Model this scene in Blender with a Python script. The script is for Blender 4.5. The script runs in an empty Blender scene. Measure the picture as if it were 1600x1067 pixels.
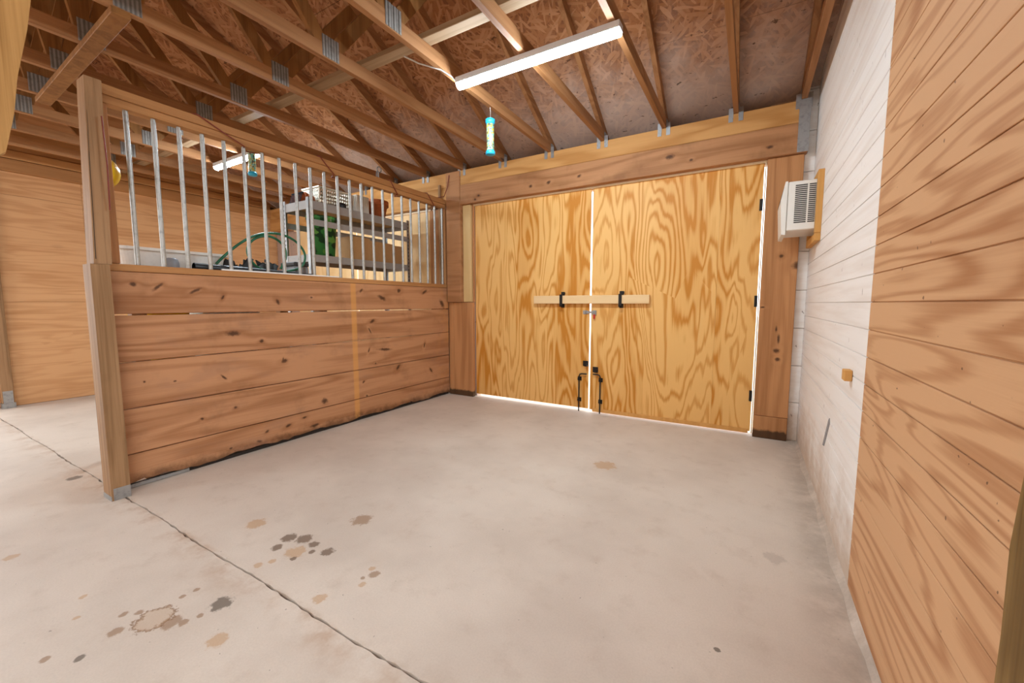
import bpy, math, random
from mathutils import Vector, Matrix
random.seed(7)
scene = bpy.context.scene
COL = scene.collection

# ------------------------------------------------------------------ camera
cam_d = bpy.data.cameras.new('camera')
cam_d.sensor_fit = 'HORIZONTAL'; cam_d.sensor_width = 36.0
cam_d.lens = 632.05 / 1600 * 36.0
cam_d.clip_start = 0.02
cam = bpy.data.objects.new('camera', cam_d); COL.objects.link(cam)
cam.location = (-0.4093, -4.2433, 1.20)
cam.rotation_euler = (math.pi / 2 - 0.0935, 0, 0.5292)
scene.camera = cam

# ------------------------------------------------------------------ world (hazy bright daylight outside)
world = bpy.data.worlds.new('world'); scene.world = world
world.use_nodes = True
bg = world.node_tree.nodes['Background']
bg.inputs[0].default_value = (0.93, 0.97, 1.0, 1)
bg.inputs[1].default_value = 1.5

TUBE = 52.0            # emission of the LED strip lights
scene.view_settings.view_transform = 'Standard'
scene.view_settings.look = 'None'
scene.view_settings.exposure = 1.72
scene.view_settings.gamma = 1.0
scene.view_settings.use_curve_mapping = False

# ------------------------------------------------------------------ helpers
def lin(h):
    h = h.lstrip('#')
    v = [int(h[i:i + 2], 16) / 255 for i in (0, 2, 4)]
    return tuple((c / 12.92 if c <= .04045 else ((c + .055) / 1.055) ** 2.4) for c in v) + (1,)

class MB:
    """collects shapes in world coordinates; build() links them as one mesh object"""
    def __init__(s): s.v = []; s.f = []; s.sm = []
    def add(s, vs, fs, smooth=False):
        o = len(s.v); s.v += [tuple(q) for q in vs]
        s.f += [tuple(i + o for i in f) for f in fs]; s.sm += [smooth] * len(fs)
        return s
    def box(s, a, b, rot=None, ctr=None):
        (x0, y0, z0), (x1, y1, z1) = a, b
        x0, x1 = sorted((x0, x1)); y0, y1 = sorted((y0, y1)); z0, z1 = sorted((z0, z1))
        vs = [(x0,y0,z0),(x1,y0,z0),(x1,y1,z0),(x0,y1,z0),(x0,y0,z1),(x1,y0,z1),(x1,y1,z1),(x0,y1,z1)]
        if rot is not None:
            c = Vector(ctr) if ctr else Vector(((x0+x1)/2,(y0+y1)/2,(z0+z1)/2))
            vs = [tuple(c + rot @ (Vector(q) - c)) for q in vs]
        return s.add(vs, [(0,3,2,1),(4,5,6,7),(0,1,5,4),(1,2,6,5),(2,3,7,6),(3,0,4,7)])
    def bbox(s, a, b, bev=.004, rot=None, ctr=None):
        """box with chamfered edges"""
        lo = Vector([min(a[i], b[i]) for i in range(3)]); hi = Vector([max(a[i], b[i]) for i in range(3)])
        bev = min(bev, min(hi - lo) * .45)
        c = (lo + hi) / 2; vs = []; idx = {}
        for sx in (0, 1):
            for sy in (0, 1):
                for sz in (0, 1):
                    p = Vector((hi.x if sx else lo.x, hi.y if sy else lo.y, hi.z if sz else lo.z))
                    for ax in range(3):
                        q = p.copy()
                        for k in range(3):
                            if k != ax: q[k] += -bev if (sx, sy, sz)[k] else bev
                        idx[(sx, sy, sz, ax)] = len(vs); vs.append(q)
        F = []
        def g(t, ax): return idx[t + (ax,)]
        for ax in range(3):
            o1, o2 = [k for k in range(3) if k != ax]
            for sd in (0, 1):
                q = []
                for u, w in ((0,0),(1,0),(1,1),(0,1)):
                    t = [0,0,0]; t[ax] = sd; t[o1] = u; t[o2] = w; q.append(g(tuple(t), ax))
                F.append(q)
            for u in (0, 1):
                for w in (0, 1):
                    t0 = [0,0,0]; t0[o1] = u; t0[o2] = w; t1 = list(t0); t1[ax] = 1
                    t0 = tuple(t0); t1 = tuple(t1)
                    F.append([g(t0, o1), g(t1, o1), g(t1, o2), g(t0, o2)])
        for sx in (0,1):
            for sy in (0,1):
                for sz in (0,1): F.append([g((sx,sy,sz), k) for k in range(3)])
        G = []
        for f in F:      # make normals face outward
            n = (vs[f[1]] - vs[f[0]]).cross(vs[f[2]] - vs[f[0]])
            m = sum((vs[i] for i in f), Vector()) / len(f) - c
            G.append(tuple(f) if n.dot(m) > 0 else tuple(reversed(f)))
        if rot is not None:
            cc = Vector(ctr) if ctr else c
            vs = [cc + rot @ (q - cc) for q in vs]
        return s.add(vs, G)
    def bar(s, p, q, w, h, up=(0, 0, 1), bev=0):
        """rectangular bar from p to q; w across, h along 'up'"""
        p = Vector(p); q = Vector(q); d = (q - p); L = d.length; d.normalize()
        side = d.cross(Vector(up)).normalized(); u = side.cross(d).normalized()
        M = Matrix((side, d, u)).transposed()
        c = (p + q) / 2
        f = s.bbox if bev else s.box
        a = c - Vector((w/2, L/2, h/2)); b = c + Vector((w/2, L/2, h/2))
        if bev: s.bbox(a, b, bev, M, c)
        else: s.box(a, b, M, c)
        return s
    def tube(s, pts, r, n=10, close=False, cap=True, rad=None):
        pts = [Vector(q) for q in pts]; N = len(pts); rings = []
        prev = None
        for i, q in enumerate(pts):
            if close: t = pts[(i+1) % N] - pts[i-1]
            else: t = pts[min(i+1, N-1)] - pts[max(i-1, 0)]
            t.normalize()
            if prev is None:
                a = Vector((0,0,1)) if abs(t.z) < .9 else Vector((1,0,0))
                u = t.cross(a).normalized()
            else:
                u = (prev - t * prev.dot(t)).normalized()
            prev = u; w = t.cross(u)
            rr = rad[i] if rad else r
            rings.append([q + (u * math.cos(2*math.pi*k/n) + w * math.sin(2*math.pi*k/n)) * rr for k in range(n)])
        vs = [x for R in rings for x in R]; fs = []
        for i in range(N if close else N - 1):
            j = (i + 1) % N
            for k in range(n):
                fs.append((i*n+k, i*n+(k+1) % n, j*n+(k+1) % n, j*n+k))
        s.add(vs, fs, True)
        if cap and not close:
            s.add(rings[0], [tuple(reversed(range(n)))]); s.add(rings[-1], [tuple(range(n))])
        return s
    def lathe(s, prof, ctr=(0,0,0), n=20, rot=None, smooth=True):
        """prof: list of (radius, height) about Z"""
        vs = []; fs = []; c = Vector(ctr)
        for r, z in prof:
            for k in range(n):
                q = Vector((r*math.cos(2*math.pi*k/n), r*math.sin(2*math.pi*k/n), z))
                if rot is not None: q = rot @ q
                vs.append(c + q)
        for i in range(len(prof) - 1):
            for k in range(n):
                fs.append((i*n+k, i*n+(k+1) % n, (i+1)*n+(k+1) % n, (i+1)*n+k))
        return s.add(vs, fs, smooth)
    def poly(s, pts, ext):
        """flat polygon extruded by vector ext"""
        n = len(pts); a = [Vector(q) for q in pts]; b = [q + Vector(ext) for q in a]
        fs = [tuple(reversed(range(n))), tuple(range(n, 2*n))]
        for i in range(n): fs.append((i, (i+1) % n, n + (i+1) % n, n + i))
        return s.add(a + b, fs)
    def mesh(s, name):
        me = bpy.data.meshes.new(name); me.from_pydata(s.v, [], s.f); me.update()
        for p, k in zip(me.polygons, s.sm): p.use_smooth = k
        return me
    def build(s, name, mat, parent=None, **kw):
        o = bpy.data.objects.new(name, s.mesh(name)); COL.objects.link(o)
        o.data.materials.append(mat)
        if parent: adopt(o, parent)
        return tag(o, **kw)

def adopt(o, parent):
    o.parent = parent        # meshes are drawn in world coordinates: undo the parent's offset
    o.matrix_parent_inverse = Matrix.Translation(-Vector(parent.location))

def tag(o, label=None, cat=None, group=None, kind=None):
    if label: o['label'] = label
    if cat: o['category'] = cat
    if group: o['group'] = group
    if kind: o['kind'] = kind
    return o
def thing(name, loc, **kw):
    o = bpy.data.objects.new(name, None); COL.objects.link(o)
    o.location = loc; o.empty_display_size = .05
    return tag(o, **kw)
def dup(root, delta, **kw):
    r = root.copy(); COL.objects.link(r)
    r.location = Vector(root.location) + Vector(delta)
    for ch in root.children:
        c = ch.copy(); COL.objects.link(c); c.parent = r; c.matrix_parent_inverse = ch.matrix_parent_inverse.copy()
        for g in ch.children:
            d = g.copy(); COL.objects.link(d); d.parent = c; d.matrix_parent_inverse = g.matrix_parent_inverse.copy()
    return tag(r, **kw)

# ------------------------------------------------------------------ materials
class NT:
    def __init__(s, name):
        s.m = bpy.data.materials.new(name); s.m.use_nodes = True
        s.t = s.m.node_tree; s.b = s.t.nodes['Principled BSDF']
    def n(s, typ, **kw):
        o = s.t.nodes.new(typ)
        for k, v in kw.items(): setattr(o, k, v)
        return o
    def link(s, a, b): s.t.links.new(a, b)
    def val(s, sock, v):
        if hasattr(v, 'is_output') or hasattr(v, 'links'): s.link(v, sock)
        else: sock.default_value = v
    def math(s, op, a, b=0.0, c=None, clamp=False):
        o = s.n('ShaderNodeMath', operation=op, use_clamp=clamp)
        s.val(o.inputs[0], a); s.val(o.inputs[1], b)
        if c is not None: s.val(o.inputs[2], c)
        return o.outputs[0]
    def vmath(s, op, a, b=None):
        o = s.n('ShaderNodeVectorMath', operation=op)
        s.val(o.inputs[0], a)
        if b is not None: s.val(o.inputs[1], b)
        return o.outputs['Value'] if op in ('DISTANCE', 'LENGTH') else o.outputs[0]
    def mix(s, fac, a, b, mode='MIX'):
        o = s.n('ShaderNodeMix', data_type='RGBA', blend_type=mode, clamp_factor=True)
        s.val(o.inputs[0], fac); s.val(o.inputs[6], a); s.val(o.inputs[7], b)
        return o.outputs[2]
    def noise(s, vec, scale=1.0, detail=2.0, rough=.5, dist=0.0):
        o = s.n('ShaderNodeTexNoise')
        s.link(vec, o.inputs['Vector']); o.inputs['Scale'].default_value = scale
        o.inputs['Detail'].default_value = detail; o.inputs['Roughness'].default_value = rough
        o.inputs['Distortion'].default_value = dist
        return o.outputs['Fac']
    def voro(s, vec, scale=1.0, out='Distance', feature='F1', rnd=1.0):
        o = s.n('ShaderNodeTexVoronoi', feature=feature)
        s.link(vec, o.inputs['Vector']); o.inputs['Scale'].default_value = scale
        o.inputs['Randomness'].default_value = rnd
        return o.outputs[out]
    def step(s, v, lo, hi):
        o = s.n('ShaderNodeMapRange', interpolation_type='SMOOTHSTEP')
        s.val(o.inputs[0], v); s.val(o.inputs[1], lo); s.val(o.inputs[2], hi)
        return o.outputs[0]
    def pos(s): return s.n('ShaderNodeNewGeometry').outputs['Position']
    def sep(s, v):
        o = s.n('ShaderNodeSeparateXYZ'); s.link(v, o.inputs[0]); return o.outputs
    def rnd(s): return s.n('ShaderNodeObjectInfo').outputs['Random']
    def bump(s, h, strength=.3, dist=.01):
        o = s.n('ShaderNodeBump'); s.link(h, o.inputs['Height'])
        o.inputs['Strength'].default_value = strength; o.inputs['Distance'].default_value = dist
        s.link(o.outputs[0], s.b.inputs['Normal'])
    def color(s, c): s.val(s.b.inputs['Base Color'], c)
    def rough(s, r): s.val(s.b.inputs['Roughness'], r)

def flat(name, hexc, rough=.5, metal=0.0, spots=0.0, bump=0.0):
    k = NT(name); c = lin(hexc)
    if spots:
        nz = k.noise(k.pos(), 35, 3, .6)
        k.color(k.mix(k.math('MULTIPLY', k.step(nz, .45, .75), spots), c, tuple(x * .45 for x in c[:3]) + (1,)))
    else: k.color(c)
    k.rough(rough); k.b.inputs['Metallic'].default_value = metal
    if bump: k.bump(k.noise(k.pos(), 120, 3), bump, .003)
    return k.m

BOARD_KNOTS = [(-3.214,1.323,0.015,0.021,1.5),(-3.09,1.311,0.046,0.012,0.76),(-2.88,1.29,0.045,0.012,0.51),(-2.706,1.246,0.02,0.009,1.05),(-2.298,1.214,0.028,0.016,-1.09),(-1.994,1.255,0.013,0.009,0.01),(-2.654,0.971,0.056,0.022,-0.06),(-2.447,0.898,0.019,0.017,-0.08),(-2.268,0.713,0.031,0.018,0.23),(-2.736,0.646,0.031,0.009,-0.78),(-3.038,0.666,0.012,0.007,0.05),(-3.2,0.688,0.007,0.007,-0.17),(-2.669,0.396,0.013,0.012,-0.22),(-2.895,0.363,0.012,0.012,-0.25),(-1.909,0.289,0.036,0.028,-0.21),(-1.179,1.26,0.063,0.024,-0.34),(-1.45,1.329,0.03,0.015,0.77),(-0.936,1.343,0.031,0.025,0.42),(-0.52,1.338,0.059,0.019,0.53),(-0.196,1.195,0.07,0.034,-0.86),(-1.319,1.016,0.04,0.018,0.4),(-1.357,0.921,0.036,0.01,-1.0),(-1.163,0.703,0.106,0.017,-0.1),(-1.376,0.715,0.031,0.01,1.1),(-0.539,0.697,0.039,0.014,1.29),(-0.978,0.48,0.044,0.02,0.84),(-1.419,0.242,0.017,0.011,-0.2),(-1.456,0.394,0.023,0.01,0.67),(-0.429,0.371,0.04,0.013,-0.94),(-2.509,0.079,0.026,0.013,-0.29),(-2.72,0.086,0.014,0.009,0.09),(-2.443,0.144,0.02,0.01,0.52),(-2.263,0.146,0.03,0.013,0.3),(-2.116,0.18,0.024,0.01,0.1),(-2.018,0.081,0.05,0.016,0.08),(-1.295,0.566,0.014,0.011,-0.13),(-2.279,0.726,0.022,0.007,1.34)]
JAMB_KNOTS = [(-.075,1.521,.05,.035,.4),(-.195,1.603,.018,.016,0),(-.19,.792,.028,.025,0),(-.177,.715,.022,.02,0),(-.18,.893,.012,.05,0),(-.20,.98,.01,.03,0),(-.312,1.168,.02,.01,0)]
HEAD_KNOTS = [(-1.117,2.567,.042,.025,0),(-.932,2.506,.02,.014,0),(-2.014,2.53,.024,.016,.3),(-2.368,2.517,.03,.018,.4),(-2.589,2.508,.026,.02,0),(-.324,2.505,.03,.014,0),(-3.3,2.50,.02,.016,0),(-3.35,2.46,.016,.014,0)]
def wood(name, light, dark, grain='Z', across=2.2, along=.4, freq=9.0, sharp=1.0, ringmix=1.0,
         fine=90.0, finemix=.35, tone=.25, knots=0.0, kscale=(5, 1.3), rough=.62, bump=.15,
         knotcol='#3a2012', dirt=0.0, extra=None, rand=True, feather=.02, spots=None, plane='YZ'):
    k = NT(name)
    L, D = lin(light), lin(dark)
    P = k.pos()
    off = k.n('ShaderNodeVectorMath', operation='SCALE')
    off.inputs[0].default_value = (31.7, 17.3, 23.9); 
    if rand: k.link(k.rnd(), off.inputs['Scale'])
    else: off.inputs['Scale'].default_value = .37
    Q = k.vmath('ADD', P, off.outputs[0])
    def sc(a, b):
        v = [a, a, a]; v['XYZ'.index(grain)] = b
        return k.vmath('MULTIPLY', Q, tuple(v))
    n = k.noise(sc(across, along), 1.0, 2.0, .45, .35)
    kn = None
    if knots:
        kv = sc(kscale[0], kscale[1])
        d = k.voro(kv)
        cr = k.sep(k.voro(kv, out='Color'))[0]
        on = k.step(cr, 1 - knots, 1 - knots + .02)
        kn = k.math('MULTIPLY', k.step(k.math('ADD', d, k.math('MULTIPLY', k.noise(sc(30, 12), 1, 1), .08)), .19, .09), on)
        halo = k.math('MULTIPLY', k.step(d, .65, .0), on)
        n = k.math('ADD', n, k.math('MULTIPLY', halo, .30))
    if spots:
        wob = k.math('MULTIPLY', k.math('SUBTRACT', k.noise(P, 45, 3, .65), .5), 1.1)
        best = None
        i0, i1 = 'XYZ'.index(plane[0]), 'XYZ'.index(plane[1])
        for (cu, cv, ra, rb, an) in spots:
            e1 = [0, 0, 0]; e2 = [0, 0, 0]
            e1[i0] = math.cos(an) / ra; e1[i1] = math.sin(an) / ra
            e2[i0] = -math.sin(an) / rb; e2[i1] = math.cos(an) / rb
            q = []
            for e in (e1, e2):
                o = k.n('ShaderNodeVectorMath', operation='DOT_PRODUCT'); k.link(P, o.inputs[0]); o.inputs[1].default_value = e
                t = k.math('SUBTRACT', o.outputs['Value'], e[i0] * cu + e[i1] * cv)
                q.append(k.math('MULTIPLY', t, t))
            d = k.math('SQRT', k.math('ADD', q[0], q[1]))
            best = d if best is None else k.math('MINIMUM', best, d)
        kn = k.math('MULTIPLY', k.step(k.math('ADD', best, wob), 1.25, .30), 1.0)
        n = k.math('ADD', n, k.math('MULTIPLY', k.step(best, 3.2, 0), .06))
    n = k.math('ADD', n, k.math('MULTIPLY', k.noise(sc(55, 2.2), 1, 2, .6), feather))
    ring = k.math('SINE', k.math('MULTIPLY', n, freq * 6.283))
    ring = k.math('MULTIPLY_ADD', ring, .5, .5)
    if sharp != 1.0: ring = k.math('POWER', ring, sharp)
    broad = k.step(k.noise(sc(across * .7, along * .6), 1, 1), .35, .68)
    fin = k.noise(sc(fine, fine * .02), 1, 2, .6)
    f = k.math('MULTIPLY', ring, ringmix)
    f = k.math('ADD', f, k.math('MULTIPLY', k.math('SUBTRACT', fin, .5), finemix * 2))
    f = k.math('ADD', f, k.math('MULTIPLY', k.math('SUBTRACT', broad, .5), tone), clamp=True)
    c = k.mix(f, L, D)
    # each piece a little lighter or darker than its neighbour
    if rand: c = k.mix(k.math('MULTIPLY', k.rnd(), .22), c, D)
    if kn is not None:
        c = k.mix(k.math('MULTIPLY', kn, .85), c, lin(knotcol))
    if dirt:
        bl = k.step(k.noise(P, 3.1, 4, .65), .52, .75)
        c = k.mix(k.math('MULTIPLY', bl, dirt), c, tuple(x * .4 for x in D[:3]) + (1,))
    if extra: c = extra(k, P, c)
    k.color(c); k.rough(rough); k.b.inputs['Specular IOR Level'].default_value = .25
    if bump: k.bump(k.math('ADD', fin, k.math('MULTIPLY', ring, .4)), bump, .003)
    return k.m

def mat_osb():
    k = NT('osb'); P = k.pos()
    best = None
    for a, s1, s2 in ((.25, 9, 46), (.95, 11, 55), (2.6, 8, 40), (1.9, 10, 50)):
        ca, sa = math.cos(a), math.sin(a)
        x, y, z = k.sep(P)
        u = k.math('ADD', k.math('MULTIPLY', x, ca), k.math('MULTIPLY', y, sa))
        v = k.math('ADD', k.math('MULTIPLY', x, -sa), k.math('MULTIPLY', y, ca))
        cb = k.n('ShaderNodeCombineXYZ')
        k.link(k.math('MULTIPLY', u, s1), cb.inputs[0]); k.link(k.math('MULTIPLY', v, s2), cb.inputs[1])
        cb.inputs[2].default_value = a * 7
        r = k.sep(k.voro(cb.outputs[0], out='Color'))[0]
        best = r if best is None else k.math('MAXIMUM', best, r)
    ramp = k.n('ShaderNodeValToRGB'); k.link(best, ramp.inputs[0])
    e = ramp.color_ramp.elements
    e[0].position = .45; e[0].color = lin('#7c4f31'); e[1].position = 1; e[1].color = lin('#b5825b')
    q = ramp.color_ramp.elements.new(.8); q.color = lin('#9a663f')
    c = ramp.outputs[0]
    bl = k.step(k.noise(P, 1.4, 3, .6), .4, .7)
    c = k.mix(k.math('MULTIPLY', bl, .3), c, lin('#865a40'))
    # paler blend towards the eave, broken up by noise
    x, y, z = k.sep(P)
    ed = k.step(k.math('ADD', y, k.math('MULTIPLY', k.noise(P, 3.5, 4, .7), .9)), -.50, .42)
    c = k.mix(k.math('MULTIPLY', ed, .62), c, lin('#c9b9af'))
    sp = k.step(k.noise(k.vmath('MULTIPLY', P, (14, 26, 26)), 1, 3, .65), .64, .70)
    c = k.mix(k.math('MULTIPLY', sp, .75), c, lin('#3b2415'))
    k.color(c); k.rough(.75); k.b.inputs['Specular IOR Level'].default_value = .2
    k.bump(best, .35, .004)
    return k.m

STAINS = [(-2.22,-2.808,.057,'b'),(-2.686,-3.127,.053,'o'),(-2.398,-3.114,.04,'d'),(-2.322,-3.082,.043,'d'),(-2.238,-3.085,.026,'d'),
 (-2.369,-3.192,.028,'d'),(-2.121,-3.089,.034,'d'),(-2.188,-3.128,.016,'d'),(-2.213,-3.206,.015,'d'),(-2.255,-3.168,.05,'o'),
 (-1.798,-3.089,.026,'b'),(-1.834,-3.065,.017,'o'),(-1.788,-3.16,.016,'o'),(-1.819,-3.131,.011,'b'),(-1.87,-3.305,.029,'o'),
 (-2.185,-3.518,.044,'g'),(-2.363,-3.788,.026,'b'),(-2.449,-3.742,.016,'b'),(-2.409,-3.707,.016,'b'),(-2.24,-3.665,.036,'b'),
 (-2.2,-3.641,.02,'b'),(-1.997,-3.617,.036,'o'),(-2.414,-3.951,.016,'b'),(-2.318,-3.889,.016,'g'),(-4.38,-3.447,.044,'g'),
 (-2.185,-3.595,.013,'b'),(-2.365,-3.534,.014,'b'),(-2.366,-3.582,.012,'b'),(-1.284,-1.378,.085,'o'),(-.251,-2.052,.05,'f'),
 (-.451,-2.759,.011,'g'),(-2.718,-3.788,.016,'o'),(-3.383,-3.874,.03,'o'),(-2.308,-3.316,.021,'o'),(-2.28,-3.267,.018,'o'),(-2.581,-3.838,.012,'o')]
def mat_concrete():
    k = NT('concrete'); P = k.pos()
    big = k.noise(P, 1.1, 4, .6); mid = k.noise(P, 7, 4, .65); fine = k.noise(P, 140, 2, .6)
    c = k.mix(k.step(big, .35, .68), lin('#d8cabc'), lin('#c9baac'))
    c = k.mix(k.math('MULTIPLY', k.step(mid, .5, .8), .35), c, lin('#b5a08e'))
    c = k.mix(k.math('MULTIPLY', k.math('SUBTRACT', fine, .35), .30), c, lin('#8f7d6e'))
    x, y, z = k.sep(P)
    # rusty grime bleeding from the saw joint, on the aisle side
    g = k.math('MULTIPLY', k.step(y, -3.55, -3.375), k.step(y, -3.34, -3.37))
    g = k.math('MULTIPLY', g, k.step(k.noise(P, 5, 4, .7), .42, .72))
    c = k.mix(k.math('MULTIPLY', g, .6), c, lin('#a77f5c'))
    # grime line at the foot of the white wall and of the partition
    g = k.math('MULTIPLY', k.step(x, -.22, -.03), k.step(k.noise(P, 6, 4, .7), .3, .65))
    c = k.mix(k.math('MULTIPLY', g, .45), c, lin('#8f7f70'))
    fl = k.n('ShaderNodeCombineXYZ'); k.link(x, fl.inputs[0]); k.link(y, fl.inputs[1])
    wob = k.math('MULTIPLY', k.math('SUBTRACT', k.noise(P, 30, 4, .75), .5), 1.9)
    acc = {}
    for sx, sy, r, cl in STAINS:
        d = k.math('DIVIDE', k.vmath('DISTANCE', fl.outputs[0], (sx, sy, 0)), r)
        m = k.step(k.math('ADD', d, wob), 1.10, .70)
        acc[cl] = m if cl not in acc else k.math('MAXIMUM', acc[cl], m)
    for cl, hx, st in (('o', '#b98f62', .6), ('f', '#9c8c80', .35), ('b', '#96765a', .75), ('d', '#75604f', .85), ('g', '#6c6054', .85)):
        c = k.mix(k.math('MULTIPLY', acc[cl], st), c, lin(hx))
    # dried puddle: brown outline
    d = k.math('ADD', k.math('DIVIDE', k.vmath('DISTANCE', fl.outputs[0], (-2.318, -3.69, 0)), .062), k.math('MULTIPLY', wob, .9))
    m = k.math('MULTIPLY', k.step(d, 1.12, 1.0), k.step(d, .78, .97))
    c = k.mix(k.math('MULTIPLY', m, .8), c, lin('#7d5a3a'))
    c = k.mix(k.math('MULTIPLY', k.step(d, 1.0, .9), .3), c, lin('#b08a60'))
    sp = k.step(k.noise(P, 48, 2, .5), .74, .77)
    c = k.mix(k.math('MULTIPLY', sp, .5), c, lin('#6a5a4c'))
    k.color(c); k.rough(.62); k.b.inputs['Specular IOR Level'].default_value = .3
    k.bump(k.math('ADD', mid, k.math('MULTIPLY', fine, .4)), .12, .004)
    return k.m

def mat_white():
    k = NT('white_paint'); P = k.pos()
    g = k.noise(k.vmath('MULTIPLY', P, (3, .8, 16)), 1, 3, .6)
    c = k.mix(k.step(g, .4, .75), lin('#f6f2ee'), lin('#ebe3dc'))
    x, y, z = k.sep(P)
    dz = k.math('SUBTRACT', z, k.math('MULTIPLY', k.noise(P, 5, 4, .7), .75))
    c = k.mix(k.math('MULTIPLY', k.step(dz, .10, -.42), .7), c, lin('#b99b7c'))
    sc = k.step(k.noise(k.vmath('MULTIPLY', P, (30, 45, 14)), 1, 2, .6), .70, .74)
    c = k.mix(k.math('MULTIPLY', sc, .6), c, lin('#6b5344'))
    k.color(c); k.rough(.55); k.b.inputs['Specular IOR Level'].default_value = .3
    k.bump(g, .1, .003)
    return k.m

def ex_board(k, P, c):
    x, y, z = k.sep(P)
    # unfaded stripe where an upright used to be
    m = k.math('MULTIPLY', k.step(y, -1.585, -1.565), k.step(y, -1.505, -1.525))
    c = k.mix(k.math('MULTIPLY', m, .6), c, lin('#d99b52'))
    m2 = k.math('MULTIPLY', k.step(y, -.42, -.15), k.step(k.noise(P, 2.2, 3, .6), .42, .62))
    c = k.mix(k.math('MULTIPLY', m2, .45), c, lin('#cf8f4c'))
    # rotten wet foot
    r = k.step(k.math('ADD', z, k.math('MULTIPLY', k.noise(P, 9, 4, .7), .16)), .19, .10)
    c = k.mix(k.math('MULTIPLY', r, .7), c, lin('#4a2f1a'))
    w = k.step(k.noise(k.vmath('MULTIPLY', P, (1, 1, 3)), 2.3, 3, .6), .55, .72)
    return k.mix(k.math('MULTIPLY', w, .25), c, lin('#8a6a5a'))
def ex_foot(k, P, c):
    x, y, z = k.sep(P)
    r = k.step(k.math('ADD', z, k.math('MULTIPLY', k.noise(P, 25, 3, .7), .05)), .115, .085)
    return k.mix(k.math('MULTIPLY', r, .85), c, lin('#2e2015'))
def ex_nails(k, P, c):
    s = k.step(k.noise(k.vmath('MULTIPLY', P, (30, 40, 40)), 1, 1, .5), .765, .79)
    return k.mix(k.math('MULTIPLY', s, .7), c, lin('#4a3020'))

M = {}
M['door'] = wood('door_plywood', '#f0c078', '#c8832f', 'Z', 3.3, .62, 13, 2.0, .9, 110, .16, .6, feather=.045, rough=.5, bump=.05, knots=.10, kscale=(2.0, .8), knotcol='#8a5520')
M['door_pale'] = wood('pale_plywood', '#f3d2a0', '#dfb377', 'Z', 2.4, .5, 6, 1.6, .6, 110, .15, .3, bump=.05)
M['left_ply'] = wood('left_wall_plywood', '#dcab7c', '#c08a5a', 'Y', 9, .8, 5, 1.2, .55, 70, .5, .4, knots=.05, kscale=(4, 2), bump=.2)
M['siding'] = wood('siding_plywood', '#d4a67c', '#b07b52', 'Y', 4.6, .55, 9, 1.9, .8, 100, .28, .5, rand=False, feather=.04, rough=.7, bump=.12, extra=ex_nails)
M['board'] = wood('partition_board', '#c28f68', '#94623e', 'Y', 5, .35, 6, 1.4, .6, 110, .4, .35, spots=BOARD_KNOTS, dirt=.28, extra=ex_board)
M['cap'] = wood('cap_board', '#bd8a58', '#966438', 'Y', 6, .5, 4, 1, .5, 120, .4, .3)
M['head_low'] = wood('header_brown', '#b7845a', '#8c5c37', 'X', 5, .45, 5, 1.3, .6, 120, .4, .4, spots=HEAD_KNOTS, plane='XZ', dirt=.3)
M['head_up'] = wood('header_orange', '#cf9c60', '#b07a40', 'X', 5, .7, 5, 1.5, .75, 120, .25, .3)
M['jamb'] = wood('jamb_wood', '#c68f5f', '#9c683e', 'Z', 5, .4, 5, 1.2, .55, 130, .4, .35, spots=JAMB_KNOTS, plane='XZ', extra=ex_foot)
M['post'] = wood('post_wood', '#a98460', '#7c5c3c', 'Z', 9, .5, 5, 1.2, .6, 120, .6, .4, knots=.1, kscale=(6, 1.5), bump=.4, dirt=.25)
M['greenpost'] = wood('treated_post_wood', '#9a7a48', '#664b24', 'Z', 8, .5, 5, 1.3, .7, 100, .5, .5, knots=.25, kscale=(5, 2), bump=.4, dirt=.3)
M['pale'] = wood('pale_treated_wood', '#e0c08a', '#c9a569', 'Z', 5, .3, 3, 1, .4, 120, .3, .2)
M['truss'] = wood('truss_wood', '#a97950', '#7d502c', 'Y', 7, .4, 5, 1.2, .5, 110, .45, .35, knots=.15, kscale=(7, 1.5))
M['web'] = wood('web_wood', '#96683a', '#6c441f', 'Z', 7, .4, 5, 1.2, .5, 110, .45, .35)
M['brace'] = wood('brace_wood', '#a98e70', '#7f6547', 'X', 7, .4, 4, 1.2, .5, 110, .45, .3)
M['hang'] = wood('hanging_board_wood', '#c2955c', '#936a38', 'Z', 8, .4, 5, 1.2, .5, 80, .8, .35, bump=.35)
M['bar'] = wood('bar_wood', '#efcf9f', '#dcb27b', 'X', 5, .4, 4, 1, .4, 120, .3, .2)
M['cream'] = flat('cream_trim', '#e8d2ae', .5, spots=.15)
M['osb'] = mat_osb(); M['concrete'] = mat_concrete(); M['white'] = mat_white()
M['galv'] = flat('galvanised_steel', '#a9abac', .42, .75, spots=.5)
M['gang'] = flat('gang_plate_steel', '#8d8b88', .5, .6, spots=.5)
def mat_gang():
    k = NT('gang_plate_steel'); P = k.pos(); x, y, z = k.sep(P)
    st = k.math('MULTIPLY_ADD', k.math('SINE', k.math('MULTIPLY', y, 299.2)), .5, .5)
    c = k.mix(k.math('MULTIPLY', st, .8), lin('#a09d99'), lin('#5f5b57'))
    k.color(k.mix(k.math('MULTIPLY', k.step(k.noise(P, 40, 2), .5, .7), .3), c, lin('#4d4844')))
    k.rough(.5); k.b.inputs['Metallic'].default_value = .35; return k.m
M['gang'] = mat_gang()
M['pipe'] = flat('pipe_steel', '#b4b4b0', .42, .6, spots=.55)
M['black'] = flat('black_iron', '#1c1917', .5, .3)
M['blackplastic'] = flat('black_plastic', '#17181a', .45)
M['blackmatte'] = flat('black_matte', '#15151a', .95); M['blackmatte'].node_tree.nodes['Principled BSDF'].inputs['Specular IOR Level'].default_value = .05
M['acwhite'] = flat('appliance_white', '#e9e6df', .4)
M['acdark'] = flat('appliance_dark', '#3a3634', .6)
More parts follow.
